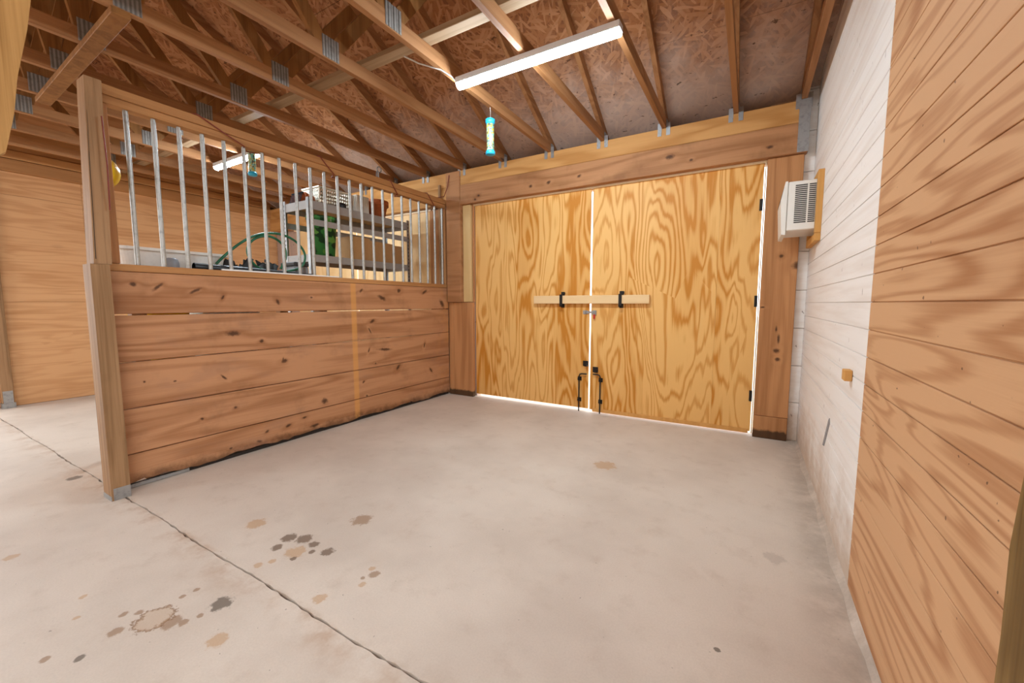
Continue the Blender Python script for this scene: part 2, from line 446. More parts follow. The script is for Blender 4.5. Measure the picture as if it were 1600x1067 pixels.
M['frame'] = wood('frame_pine', '#dba560', '#bd8440', 'Z', 8, .5, 4, 1, .4, 120, .3, .2)
M['housing'] = flat('fixture_grey', '#c9c6c6', .4)
M['cyan'] = flat('cyan_plastic', '#22a5cc', .35)
M['green'] = flat('hose_green', '#1f6a4a', .4)
M['terra'] = flat('terracotta', '#b9683a', .75, spots=.25)
M['basket'] = flat('basket_white', '#e3dccb', .5)
M['ribbed'] = flat('ribbed_white', '#dcd9d2', .5)
M['tub'] = flat('tub_white', '#e8e6e2', .35, spots=.12)
M['shelf'] = flat('shelf_grey', '#a3a09e', .45, .2, spots=.15)
M['deck'] = flat('shelf_deck', '#9c7a4c', .7, spots=.2)
M['card'] = flat('cardboard', '#b58a5a', .8, spots=.15)
M['yellow'] = flat('yellow_plastic', '#f0c211', .3)
M['cord'] = flat('cord_brown', '#7a2f1c', .5)
M['wirewhite'] = flat('cable_white', '#d2cec8', .5)
M['red'] = flat('red_plastic', '#c2301f', .4)
M['ground'] = flat('outside_gravel', '#c9bfae', .9)
M['footdark'] = flat('foot_dark', '#2e2621', .9)
M['jointdirt'] = flat('joint_dirt', '#4a3a2c', .95)
M['grey'] = flat('grey_plastic', '#8b8d92', .5)
def mat_emit(name, strength, col=(.78, .915, 1.0, 1)):
    k = NT(name); k.color((1, 1, 1, 1))
    k.b.inputs['Emission Color'].default_value = col; k.b.inputs['Emission Strength'].default_value = strength
    return k.m
M['led'] = mat_emit('led_diffuser', TUBE)
def mat_trap():
    k = NT('trap_print'); P = k.pos()
    r = k.sep(k.voro(P, 75, out='Color'))
    c = k.mix(k.step(r[0], .35, .45), lin('#b9bb95'), lin('#6fae9f'))
    c = k.mix(k.step(r[1], .62, .7), c, lin('#b7a33c'))
    c = k.mix(k.step(r[2], .78, .84), c, lin('#4a5148'))
    k.color(c); k.rough(.3)
    pass
    return k.m
M['trap'] = mat_trap()
def mat_camo():
    k = NT('camouflage_print'); P = k.pos()
    c = k.mix(k.step(k.noise(P, 12, 1, .4), .47, .5), lin('#3f8a44'), lin('#1f4526'))
    c = k.mix(k.step(k.noise(k.vmath('ADD', P, (5, 3, 9)), 14, 1, .4), .56, .59), c, lin('#6aa84a'))
    k.color(c); k.rough(.5); return k.m
M['camo'] = mat_camo()

# ------------------------------------------------------------------ the setting
XL = -7.8            # inner face of the far left wall
JY = -3.37           # saw joint in the slab
SL = .55             # roof pitch
RIDGE = -5.6
def zosb(y): return 2.9477 - SL * y if y > RIDGE else 2.9477 - SL * RIDGE - SL * (RIDGE - y)

fl = MB().box((XL - .2, -8, -.25), (.2, .1, -.02)).build('floor', M['jointdirt'], kind='structure', label='pale stained concrete floor')
fl['label'] = 'pale stained concrete slab floor with a saw-cut joint'
def slab(ye, yj, sgn):
    n = 220; top = []; rj = random.Random(5 + sgn)
    for i in range(n + 1):
        x = XL + (.05 - XL) * i / n
        top.append((x, yj + sgn * (rj.random() ** 3 * .007 + .002) + .004 * math.sin(i * .21), 0))
    pts = [(XL, ye, 0)] + top + [(.05, ye, 0)]
    if sgn > 0: pts.reverse()
    return MB().poly([(a, b, -.02) for a, b, c in pts], (0, 0, .02)).build('slab', M['concrete'], fl)
slab(.14, JY, 1); slab(-8, JY, -1)

# outside ground
MB().box((-40, .14, -.3), (40, 40, -.06)).build('ground', M['ground'], kind='structure', label='bright gravel ground outside the doors')
MB().box((-40, -30, -.3), (XL - .2, .14, -.06)).build('ground', M['ground'], kind='structure', label='bright gravel ground outside the left aisle end')
MB().box((.2, -30, -.3), (40, .14, -.06)).build('ground', M['ground'], kind='structure', label='bright gravel ground outside the right aisle end')

# right wall: sheathing + grooved siding courses
wr = MB()
wr.box((.014, -4.6, -.02), (.10, .12, 3.03)).box((.03, -4.6, 3.03), (.10, -1.2, 3.6)).poly([(.03, -1.2, 3.03), (.03, .12, 2.83), (.03, .12, 2.87), (.03, -1.2, 3.60)], (.07, 0, 0)).box((.03, -7.6, 2.9), (.10, -4.6, 3.6)).box((.03, -7.6, 0), (.10, -7.2, 2.9))  # unseen right aisle end left open to let daylight in
wr.poly([(.03, -.9, 3.6), (.03, -1.25, zosb(-1.25) - .01), (.03, RIDGE, zosb(RIDGE) - .02), (.03, RIDGE, 3.6)], (.07, 0, 0)).poly([(.03, RIDGE, 3.6), (.03, RIDGE, zosb(RIDGE) - .02), (.03, -7.6, zosb(-7.6) - .02), (.03, -7.6, 3.6)], (.07, 0, 0))
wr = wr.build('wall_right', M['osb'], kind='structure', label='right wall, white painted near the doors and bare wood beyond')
GP = .1083
z = 1.2055 - GP * 11
zs = [0.0] + [z + GP * i for i in range(1, 28)]
zs = [q for q in zs if q < 3.0] + [3.03]
SEAM = -2.16
for (y0, y1, m) in ((SEAM + .001, .0, 'white'), (-4.6, SEAM - .001, 'siding')):
    MB().box((.0047, y0, .002), (.0138, y1, 3.03)).build('panel', M[m], wr)
for i in range(len(zs) - 1):
    g = .0018
    for (y0, y1, m) in ((SEAM + .001, .0, 'white'), (-4.6, SEAM - .001, 'siding')):
        MB().bbox((0, y0, zs[i] + (g if i else .002)), (.0045, y1, zs[i+1] - g), .0012).build('plank', M[m], wr)
# one long low lip of concrete at the foot of the wall
lp = MB(); N = 40
for i in range(N):
    ya = -4.6 + 4.55 * i / N; yb = -4.6 + 4.55 * (i + 1) / N
    wa = .012 + .006 * math.sin(i * 1.7) + .004 * math.sin(i * .6); wb = .012 + .006 * math.sin((i+1) * 1.7) + .004 * math.sin((i+1) * .6)
    lp.add([(0, ya, .001), (-wa - .012, ya, .001), (-wa * .5, ya, .02), (0, ya, .028), (0, yb, .001), (-wb - .012, yb, .001), (-wb * .5, yb, .02), (0, yb, .028)],
           [(1, 2, 6, 5), (2, 3, 7, 6), (0, 1, 5, 4), (0, 4, 7, 3)])
lp.build('baseboard_right', M['concrete'], kind='structure', label='rough cement lip along the foot of the right wall')

# back wall
bw = MB()
bw.box((XL - .1, .12, 2.43), (.1, .19, 2.86)).box((-4.12, .03, -.02), (-3.44, .12, 2.45)).box((-.33, .03, -.02), (.1, .12, 2.9)).box((XL - .1, .03, -.02), (-7.22, .12, 2.45)).box((XL - .1, .0, 2.45), (.1, .12, 2.86))
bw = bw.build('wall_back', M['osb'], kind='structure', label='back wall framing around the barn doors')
zz = [0] + [z + GP * i for i in range(1, 28) if z + GP * i > .25][::3] + [3.0]
for a, b in zip(zz[:-1], zz[1:]):
    MB().bbox((-.075, -.012, a + .002), (-.0005, .029, b - .002), .002).build('plank', M['white'], bw)

# left wall: plywood sheets, band boards on top, gable
wl = MB().box((XL - .1, -3.45, 0), (XL - .013, .12, 2.84)).box((XL - .1, -7.6, 0), (XL - .013, -7.2, 2.9)).box((XL - .1, -7.6, 2.84), (XL - .013, -.45, 3.2)).box((XL - .1, -.45, 2.84), (XL - .013, .12, 2.885)).poly([(XL - .1, -.47, 2.86), (XL - .1, .11, 2.86), (XL - .1, .09, 2.885), (XL - .1, -.47, 3.19)], (.087, 0, 0))  # left aisle end, out of view, kept open as a daylight source
wl.poly([(XL - .1, -.4, 3.15), (XL - .1, RIDGE, zosb(RIDGE) - .02), (XL - .1, RIDGE, 3.15)], (.08, 0, 0)).poly([(XL - .1, RIDGE, 3.15), (XL - .1, RIDGE, zosb(RIDGE) - .02), (XL - .1, -7.6, zosb(-7.6) - .02), (XL - .1, -7.6, 3.15)], (.08, 0, 0))
wl = wl.build('wall_left', M['left_ply'], kind='structure', label='far left plywood wall of the barn')
for y0, y1 in ((-3.45, -2.44), (-2.437, .0)):
    for z0, z1 in ((.01, 1.22), (1.223, 2.44), (2.443, 2.83)):
        MB().box((XL - .012, y0, z0), (XL, y1, z1)).build('panel', M['left_ply'], wl)
for i, (z0, z1, t) in enumerate(((2.70, 2.84, .045), (2.845, 2.94, .055), (2.945, 3.2, .03))):
    MB().bbox((XL, -3.6, z0), (XL + t, 0 if i == 0 else (-.1 if i == 1 else -.55), z1), .006).build('band_board', M['cap'], wl)
MB().box((XL - .1, -7.68, 0), (.1, -7.6, 4.95)).build('wall_front', M['left_ply'], kind='structure', label='plywood wall behind the camera')

# roof deck of OSB sheets on a thin roof skin
ce = MB()
for ya, yb in ((.7, RIDGE), (RIDGE, -8.1)):
    za, zb = zosb(ya) + .014, zosb(yb) + .014
    ce.poly([(XL - .4, ya, za), (XL - .4, yb, zb), (XL - .4, yb, zb + .04), (XL - .4, ya, za + .04)], (-XL + .8, 0, 0))
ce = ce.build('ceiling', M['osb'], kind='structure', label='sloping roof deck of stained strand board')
cs = 1 / math.sqrt(1 + SL * SL)
for side in (1, -1):
    r = 0; y = .45 if side == 1 else RIDGE - .01
    while (y > RIDGE + .05 if side == 1 else y > -7.6):
        y2 = y - 1.22 * cs
        if side == 1: y2 = max(y2, RIDGE + .01)
        else: y2 = max(y2, -7.6)
        x = .02 - (1.22 if r % 2 else 0) + 1.22
        while x > XL - .02:
            x2 = max(x - 2.44, XL - .02); xa = min(x, .029)
            if xa - x2 > .05:
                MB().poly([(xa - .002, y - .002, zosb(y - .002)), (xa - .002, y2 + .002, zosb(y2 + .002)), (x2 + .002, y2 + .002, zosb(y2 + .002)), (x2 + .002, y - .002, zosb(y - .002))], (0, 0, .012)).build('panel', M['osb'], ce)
            x -= 2.44
        y = y2; r += 1

# doors --------------------------------------------------------------
def door_leaf(name, x0, x1, zb, zt, sheets, mat, label):
    d = MB()
    for (a, b) in ((x0 + .03, x0 + .12), (x1 - .12, x1 - .03)): d.box((a, .019, zb), (b, .055, zt))
    for q in (zb, (zb + zt) / 2 - .045, zt - .09): d.box((x0 + .12, .019, q), (x1 - .12, .055, q + .09))
    d = d.build(name, M['bar'], kind='structure', label=label)
    for a, b in sheets: MB().bbox((a, 0, zb), (b, .0185, zt), .0015).build('plywood_sheet', M[mat], d)
    return d
d1 = door_leaf('door_1', -3.425, -1.914, .035, 2.43, [(-3.425, -1.914)], 'door', 'left plywood barn door leaf with bold golden grain')
d2 = door_leaf('door_2', -1.893, -.353, .03, 2.43, [(-1.893, -.6822), (-.6818, -.353)], 'door', 'right plywood barn door leaf with bold golden grain')
d3 = door_leaf('door_3', -5.64, -4.13, .035, 2.42, [(-5.64, -4.13)], 'door_pale', 'pale plywood door leaf behind the shelving')
d4 = door_leaf('door_4', -7.18, -5.68, .035, 2.42, [(-7.18, -5.68)], 'door_pale', 'pale plywood door leaf in the far stall corner')
# bottom weather strip on right leaf
MB().bbox((-1.86, -.012, .012), (-.37, -.0005, .05), .003).build('sweep', M['frame'], d2)
# hinges on the right leaf
for zc in (2.06, 1.22, .36):
    MB().box((-.375, -.004, zc - .05), (-.352, .012, zc + .05)).tube([(-.3555, -.006, zc - .05), (-.3555, -.006, zc + .05)], .006, 8).build('hinge', M['black'], d2)
# bar brackets: a strap with a lip
for d, xb in ((d1, -2.226), (d2, -1.566)):
    MB().box((xb - .020, -.006, 1.155), (xb + .020, -.0005, 1.33)).box((xb - .016, -.062, 1.166), (xb + .016, -.006, 1.174)).box((xb - .016, -.062, 1.166), (xb + .016, -.056, 1.30)).box((xb - .002, -.03, 1.30), (xb + .03, -.006, 1.325)).build('bar_bracket', M['black'], d)
br = MB().bbox((-2.572, -.050, 1.198), (-1.276, -.012, 1.288), .004).build('door_bar', M['bar'])
tag(br, 'pale wooden bar resting in black brackets across both doors', 'door bar')
# hasp
hs = MB().bbox((-1.985, -.008, 1.085), (-1.93, -.0005, 1.125), .002).bbox((-1.96, -.014, 1.092), (-1.85, -.008, 1.118), .002).tube([(-1.952, -.02, 1.08), (-1.952, -.02, 1.13)], .004, 8).build('hasp', M['galv'], d1)
MB().bbox((-1.876, -.012, 1.075), (-1.832, -.0005, 1.128), .002).build('staple_plate', M['galv'], d2)
pl = thing('padlock', (-1.845, -.025, 1.03), label='small red tag and ring hanging from the hasp', cat='padlock')
MB().tube([(-1.853 + .010 * math.cos(a), -.022, 1.098 + .014 * math.sin(a)) for a in [i * math.pi / 6 for i in range(12)]], .0025, 6, close=True).build('shackle', M['galv'], pl)
MB().bbox((-1.862, -.028, 1.035), (-1.842, -.016, 1.084), .003).build('body', M['red'], pl)
# cane bolts: bent rod in two guides, with catch above
for d, xr, xt, zc, zt in ((d1, -2.012, -1.925, .54, .425), (d2, -1.770, -1.852, .48, .43)):
    s = 1 if xt > xr else -1
    c = MB().tube([(xr, -.022, .001), (xr, -.022, zt - .03), (xr + s * .008, -.022, zt - .008), (xr + s * .03, -.022, zt), (xt, -.022, zt)], .0075, 8).build('cane_bolt', M['black'], d)
    for zg in (zt - .06, .13):
        MB().box((xr - .022, -.005, zg - .022), (xr + .022, -.0005, zg + .022)).box((xr - .013, -.034, zg - .010), (xr + .013, -.005, zg + .010)).build('guide', M['black'], c)
    MB().box((xt - .03 - s * .02, -.006, zc - .03), (xt + .03 - s * .02, -.0005, zc + .03)).box((xt - .006 - s * .02, -.036, zc - .028), (xt + .026 - s * .02, -.006, zc - .016)).box((xt + .016 - s*.02, -.036, zc - .028), (xt + .022 - s*.02, -.028, zc + .012)).build('catch', M['black'], d)

# trims around the doors
def trim(i, a, b, m, label, bev=.004):
    return MB().bbox(a, b, bev).build('trim_%d' % i, M[m], kind='structure', label=label)
trim(1, (-3.43, -.03, 2.408), (-.335, -.002, 2.438), 'cream', 'thin cream stop along the top of the golden doors', .002)
trim(2, (-.3465, -.03, .02), (-.337, .0, 2.406), 'cream', 'thin cream stop beside the right door edge', .002)
trim(3, (-.334, -.066, .203), (-.077, -.014, 2.423), 'jamb', 'wide brown jamb board between right door and white wall')
trim(4, (-.334, -.066, .0), (-.077, -.014, .200), 'jamb', 'short brown block at the foot of the right jamb')
trim(5, (-3.735, -.066, .0), (-3.432, -.014, 1.215), 'jamb', 'lower brown jamb board between partition and left door')
trim(6, (-3.575, -.060, 1.22), (-3.455, -.014, 2.423), 'pale', 'pale yellow treated board above the lower left jamb')
trim(7, (-3.452, -.03, 1.22), (-3.432, -.002, 2.435), 'jamb', 'narrow brown stop beside the left door edge', .002)
trim(8, (-4.125, -.03, 2.425), (-7.2, -.002, 2.445), 'cream', 'thin cream stop above the pale doors behind the shelving', .002)
trim(9, (-4.13, -.05, 0), (-3.90, -.014, 2.42), 'jamb', 'brown jamb board behind the far end of the bars')

# header over the doors
hb = thing('header_beam', (-1.8, -.055, 2.425), label='two-tier wooden header beam over the golden barn doors', cat='beam')
MB().bbox((-3.578, -.105, 2.425), (-.062, -.012, 2.662), .004).build('lower_beam', M['head_low'], hb)
MB().bbox((-3.578, -.098, 2.664), (-.062, -.012, 2.838), .004).build('upper_beam', M['head_up'], hb)
MB().box((-.135, -.1085, 2.428), (-.062, -.1055, 2.838)).box((-.0615, -.1085, 2.428), (-.0585, -.02, 2.838)).build('beam_hanger', M['galv'], hb)
hb2 = thing('header_beam', (-5.7, -.055, 2.425), label='wooden header beam above the shelving in the neighbouring stall', cat='beam')
MB().bbox((XL + .01, -.095, 2.455), (-3.80, -.012, 2.662), .004).build('lower_beam', M['head_up'], hb2)
MB().bbox((XL + .01, -.092, 2.664), (-3.582, -.012, 2.838), .004).build('upper_beam', M['head_up'], hb2)

# ------------------------------------------------------------------ roof trusses
TX0, TDX = -.588, .5925
def make_truss(x, **kw):
    t = thing('roof_truss', (x, -.06, 2.84), **kw)
    w = .019
    MB().box((x - w, -11.0, 2.840), (x + w, .0, 2.929)).build('bottom_chord', M['truss'], t)
    h = .089 / cs
    def zt(y): return 2.845 - SL * y if y > RIDGE else 2.845 - SL * (2 * RIDGE - y)
    mb = MB()
    mb.poly([(x - w, .28, zt(.28)), (x - w, RIDGE, zt(RIDGE)), (x - w, RIDGE, zt(RIDGE) + h - .002), (x - w, .28, zt(.28) + h - .002)], (2 * w, 0, 0))
    mb.build('top_chord', M['truss'], t)
    MB().poly([(x - w, RIDGE - .003, zt(RIDGE)), (x - w, -8.0, zt(RIDGE) - SL * (8.0 + RIDGE)), (x - w, -8.0, zt(RIDGE) - SL * (8.0 + RIDGE) + h - .002), (x - w, RIDGE - .003, zt(RIDGE) + h - .002)], (2 * w, 0, 0)).build('top_chord', M['truss'], t)
    for ya, yb in ((-2.31, -1.66), (-2.41, -4.05), (-3.19, -2.86), (-3.25, -3.60)):
        MB().bar((x, ya, 2.93), (x, yb, 2.85 - SL * yb), 2 * w - .004, .089, up=(0, 1, 0)).build('web', M['web'], t)
    for yc in (-2.35, -3.22):
        for s in (-1, 1):
            g = MB()
            for i in range(6):     # pressed plate with a ribbed face
                y0 = yc - .063 + .021 * i
                g.box((x + s * (w + .0003), y0, 2.848), (x + s * (w + .0012 + .0022 * (i % 2)), y0 + .021, 2.985))
            g.build('gang_plate', M['gang'], t)
    for s in (-1, 1):
        MB().box((x + s * .021, -.1015, 2.77), (x + s * .056, -.0985 - .0004, 2.885)).box((x + s * .0195, -.0985, 2.80), (x + s * .0215, -.03, 2.925)).build('hurricane_tie', M['galv'], t)
    return t
ORD = ['first','second','third','fourth','fifth','sixth','seventh','eighth','ninth','tenth','eleventh','twelfth']
t0 = make_truss(TX0, label='wooden roof truss, first one out from the wall truss', cat='truss', group='roof trusses')
for i in range(1, 12):
    dup(t0, (-TDX * i, 0, 0), label='wooden roof truss, %s one out from the wall truss' % ORD[i])
dup(t0, (.588 - .105, 0, 0), label='wooden roof truss running tight along the white right wall')

# flat brace lying across the bottom chords
lb = MB().bbox((XL + .1, -2.10, 2.9305), (-1.45, -2.012, 2.968), .003).build('lateral_brace', M['brace'])
tag(lb, 'greyed flat board laid across the truss bottom chords', 'brace')
lb = MB().bar((-3.52, -3.255, 2.820), (-5.40, -3.195, 2.820), .085, .038, bev=.003).build('diagonal_brace', M['web'])
tag(lb, 'brown board nailed crosswise under the trusses above the left post', 'brace')

# board hanging from a truss at the left edge of view
hg = MB()
zs_ = [1.76, 1.80, 1.95, 2.1, 2.3, 2.6, 2.93]
vs = []; fs = []
for i, q in enumerate(zs_):
    yr = -3.822 + (q - 1.772) * .170 + (.006 if i in (2, 4) else 0) - (.03 if i == 0 else 0)
    vs += [(-2.98, yr - .16, q), (-2.98, yr, q), (-3.02, yr + .004, q), (-3.02, yr - .16, q)]
for i in range(len(zs_) - 1):
    for k_ in range(4): fs.append((i*4+k_, i*4+(k_+1) % 4, i*4+4+(k_+1) % 4, i*4+4+k_))
fs += [(3, 2, 1, 0), tuple(len(vs) - 4 + k_ for k_ in range(4))]
hg.add(vs, fs)
tag(hg.build('hanging_board', M['hang']), 'rough wooden board hanging down at the top left corner', 'board')

# ------------------------------------------------------------------ stall partition
PX = -3.816
pt = thing('stall_partition', (PX, -1.7, 0), label='stall partition of brown boards below and steel bars above', cat='partition')
edges = [(1.400, 1.1345), (1.1245, .829), (.824, .528), (.522, .2295), (.2245, .05)]
for i, (zt_, zb_) in enumerate(edges):
    if i < 4:
        MB().bbox((PX - .038, -3.343, zb_), (PX, -.068, zt_), .004).build('board', M['board'], pt)
    else:          # lowest board: rotten ragged lower edge
        n = 64; mb = MB(); vs = []
        for j in range(n + 1):
            y = -3.343 + 3.275 * j / n
            rg = .040 + .009 * math.sin(j * .55) + random.uniform(-.007, .009) - .010 * (j / n)
            vs += [(PX, y, rg), (PX, y, zt_), (PX - .038, y, zt_), (PX - .038, y, rg - .008)]
        fs = []
        for j in range(n):
            for k_ in range(4): fs.append((j*4+k_, j*4+4+k_, j*4+4+(k_+1) % 4, j*4+(k_+1) % 4))
        fs += [(0, 1, 2, 3), (n*4+3, n*4+2, n*4+1, n*4)]
        mb.add(vs, fs); mb.build('board', M['board'], pt)
MB().box((PX - .036, -3.34, .001), (PX - .024, -.07, .028)).build('foot_strip', M['footdark'], pt)  # dark strip filling the gap under the lowest board
MB().box((PX - .020, -3.34, .004), (PX - .010, -2.99, .026)).build('foot_bracket', M['galv'], pt)
MB().bbox((PX - .065, -3.330, 1.403), (PX + .004, -.068, 1.447), .003).build('cap_board', M['cap'], pt)
MB().box((PX - .014, -2.70, 1.4475), (PX + .003, -1.70, 1.4575)).build('edge_strip', M['tub'], pt)
# top rail: two boards, with a brow board above
MB().bbox((PX - .075, -3.298, 2.405), (PX - .002, -.10, 2.452), .003).build('top_rail', M['cap'], pt)
MB().bbox((PX - .085, -3.298, 2.4535), (PX + .006, -.10, 2.512), .004).build('top_rail', M['cap'], pt)
npipe = 23
pm = MB().tube([(PX - .035, -3.171, 1.4475), (PX - .035, -3.171, 2.4045)], .0135, 12, cap=False)
p0 = pm.build('bar', M['pipe'], pt)
for i in range(1, npipe):
    c = p0.copy(); COL.objects.link(c); c.location.y += .1380 * i
    c.parent = pt; c.matrix_parent_inverse = p0.matrix_parent_inverse.copy()
# red trim by the post
MB().bbox((PX - .05, -3.303, 1.449), (PX - .01, -3.262, 2.404), .003).build('side_stile', M['jamb'], pt)
MB().bbox((PX - .05, -.115, 1.449), (PX - .01, -.070, 2.404), .003).build('side_stile', M['jamb'], pt)

# posts
po = thing('wooden_post', (-3.76, -3.39, 0), label='weathered wooden post at the near end of the partition', cat='post')
mb = MB()
mb.add([(-3.83,-3.435,.0),(-3.70,-3.435,.0),(-3.70,-3.345,.0),(-3.83,-3.345,.0),
        (-3.83,-3.432,1.43),(-3.70,-3.432,1.43),(-3.70,-3.348,1.43),(-3.83,-3.348,1.43)],
       [(0,3,2,1),(4,5,6,7),(0,1,5,4),(1,2,6,5),(2,3,7,6),(3,0,4,7)])
mb.build('lower_length', M['post'], po)
mb = MB()
mb.add([(-3.835,-3.412,1.432),(-3.712,-3.412,1.432),(-3.712,-3.334,1.432),(-3.835,-3.334,1.432),
        (-3.845,-3.380,2.49),(-3.722,-3.380,2.49),(-3.722,-3.306,2.49),(-3.845,-3.306,2.49)],
       [(0,3,2,1),(4,5,6,7),(0,1,5,4),(1,2,6,5),(2,3,7,6),(3,0,4,7)])
mb.build('upper_length', M['post'], po)
# long drying check down the post
MB().poly([(-3.7128, -3.4035, 1.46), (-3.7128, -3.4005, 1.46), (-3.7175, -3.388, 2.0), (-3.7200, -3.380, 2.3), (-3.7175, -3.390, 2.0)], (.0015, 0, 0)).build('split', M['footdark'], po)
MB().box((-3.7035, -3.425, 0), (-3.6985, -3.345, .075)).box((-3.8315, -3.4375, 0), (-3.6985, -3.4345, .03)).build('post_base', M['galv'], po)

rp = thing('wooden_post', (-.045, -3.49, 0), label='knotty yellowed treated post on the bare wood wall at right edge', cat='post')
mb = MB(); n = 24; vs = []
for j in range(n + 1):
    q = 3.0 * j / n; wv = .006 * math.sin(j * 1.3) + .004 * math.sin(j * 2.9)
    vs += [(-.001, -3.445, q), (-.072 - wv, -3.445 + wv * .3, q), (-.092, -3.466 + wv, q), (-.092, -3.545, q), (-.001, -3.545, q)]
fs = []
for j in range(n):
    for k_ in range(5): fs.append((j*5+k_, j*5+(k_+1) % 5, j*5+5+(k_+1) % 5, j*5+5+k_))
fs += [(4,3,2,1,0), tuple(n*5+k_ for k_ in range(5))]
mb.add(vs, fs); mb.build('timber', M['greenpost'], rp)

bp = thing('wooden_post', (-3.69, -.06, 1.22), label='square wooden post in the corner above the lower left jamb', cat='post')
MB().bbox((-3.80, -.110, 1.218), (-3.580, -.014, 2.836), .005).build('timber', M['head_low'], bp)
MB().bbox((-3.812, -.066, .0), (-3.738, -.014, 1.216), .003).build('filler_strip', M['jamb'], bp)
sk = MB().bbox((-3.905, -.135, 1.46), (-3.875, -.105, 2.70), .003).build('wooden_stake', M['post'])
tag(sk, 'thin dark upright stake behind the last steel bars', 'stake')
fp = thing('wooden_post', (XL + .05, -3.2, 0), label='wooden post with metal foot on the far left wall', cat='post')
MB().bbox((XL + .001, -3.27, .06), (XL + .09, -3.175, 2.69), .004).build('timber', M['post'], fp)
MB().box((XL + .0005, -3.275, 0), (XL + .095, -3.17, .06)).box((XL + .09, -3.26, .06), (XL + .094, -3.185, .2)).build('post_base', M['galv'], fp)

# eye hook on the top rail
ek = thing('eye_hook', (PX - .02, -1.15, 2.512), label='small steel ring hook on the partition top rail', cat='hook')
MB().tube([(PX - .02, -1.15 + .028 * math.cos(a), 2.60 + .028 * math.sin(a)) for a in [i * math.pi / 8 for i in range(16)]], .0055, 8, close=True).build('ring', M['gang'], ek)
MB().tube([(PX - .02, -1.16, 2.5125), (PX - .02, -1.16, 2.58)], .006, 8).tube([(PX - .02, -1.185, 2.5125), (PX - .02, -1.185, 2.56), (PX - .02, -1.175, 2.585)], .006, 8).build('shank', M['gang'], ek)

# brown cord wound round the rail
pts = []
def cp(y, x, z_): pts.append((x, y, z_))
xf, xb_ = PX + .012, PX - .092
for (ya, yb) in ((-2.80, -2.50), (-1.86, -1.72), (-1.03, -.93), (-.45, -.33)):
    cp(ya - .10, xb_, 2.45); cp(ya - .06, xb_, 2.518); cp(ya, xf, 2.518); cp((ya + yb) / 2, xf, 2.455); cp(yb, xf, 2.398); cp(yb + .05, xb_, 2.398)
cp(-.22, PX - .02, 2.52); cp(-.15, PX + .02, 2.54); cp(-.125, PX + .06, 2.66); cp(-.118, PX + .08, 2.80)
tag(MB().tube(pts, .005, 6).build('extension_cord', M['cord']), 'thin brown cord wound around the partition top rail', 'cord')

# ------------------------------------------------------------------ LED strip lights
def strip_light(x0, x1, y, label):
    t = thing('strip_light', ((x0 + x1) / 2, y, 2.84), label=label, cat='light', group='LED strip lights')
    MB().bbox((x0, y - .038, 2.797), (x1, y + .038, 2.8385), .003).build('housing', M['housing'], t)
    mb = MB(); prof = []
    for i in range(9):
        a = math.pi * i / 8; prof.append((math.cos(a) * .034, -math.sin(a) * .032))
    vs = []; n = len(prof)
    for x in (x0 + .006, x1 - .006):
        for (py, pz) in prof: vs.append((x, y + py, 2.7965 + pz))
    fs = [(i, i + 1, n + i + 1, n + i) for i in range(n - 1)] + [tuple(range(n)), tuple(reversed(range(n, 2 * n)))]
    mb.add(vs, fs, False); mb.build('diffuser', M['led'], t)
    return t
s1 = strip_light(-2.335, -1.135, -1.735, 'lit LED strip light under the trusses before the golden doors')
MB().tube([(-2.55, -2.06, 2.90), (-2.47, -2.0, 2.86), (-2.36, -1.90, 2.835), (-2.345, -1.80, 2.832), (-2.342, -1.74, 2.82), (-2.337, -1.735, 2.815)], .005, 6).build('power_cable', M['wirewhite'], s1)
strip_light(-5.92, -4.70, -1.735, 'lit LED strip light seen through the steel bars')
strip_light(-2.35, -1.15, -6.2, 'added LED strip light, unseen behind the camera, right')  # unseen lamp added behind the camera as fill light
strip_light(-5.9, -4.7, -6.2, 'added LED strip light, unseen behind the camera, left')  # second added fill lamp, also out of view

# ------------------------------------------------------------------ hanging fly traps
def fly_trap(x, y, zt_, label):
    t = thing('fly_trap', (x, y, zt_ - .28), label=label, cat='fly trap', group='hanging fly traps')
    MB().lathe([(.0, zt_ - .27), (.030, zt_ - .27), (.032, zt_ - .25), (.032, zt_ - .02), (.030, zt_), (0, zt_)], (x, y, 0), 18).build('sleeve', M['trap'], t)
    MB().lathe([(0, zt_ - .285), (.030, zt_ - .284), (.040, zt_ - .278), (.041, zt_ - .262), (.036, zt_ - .250), (.0325, zt_ - .246)], (x, y, 0), 18).build('cap', M['cyan'], t)
    MB().lathe([(.0325, zt_ - .035), (.036, zt_ - .03), (.041, zt_ - .018), (.040, zt_ + .003), (.030, zt_ + .010), (0, zt_ + .012)], (x, y, 0), 18).build('cap', M['cyan'], t)
    MB().tube([(x, y, zt_ + .011), (x, y + .004, 2.80), (x, y, 2.839)], .0016, 5).build('string', M['wirewhite'], t)
    return t
fly_trap(-2.365, -1.262, 2.735, 'blue capped sticky fly trap hanging before the golden doors')
fly_trap(-4.73, -1.957, 2.745, 'blue capped sticky fly trap hanging behind the steel bars')

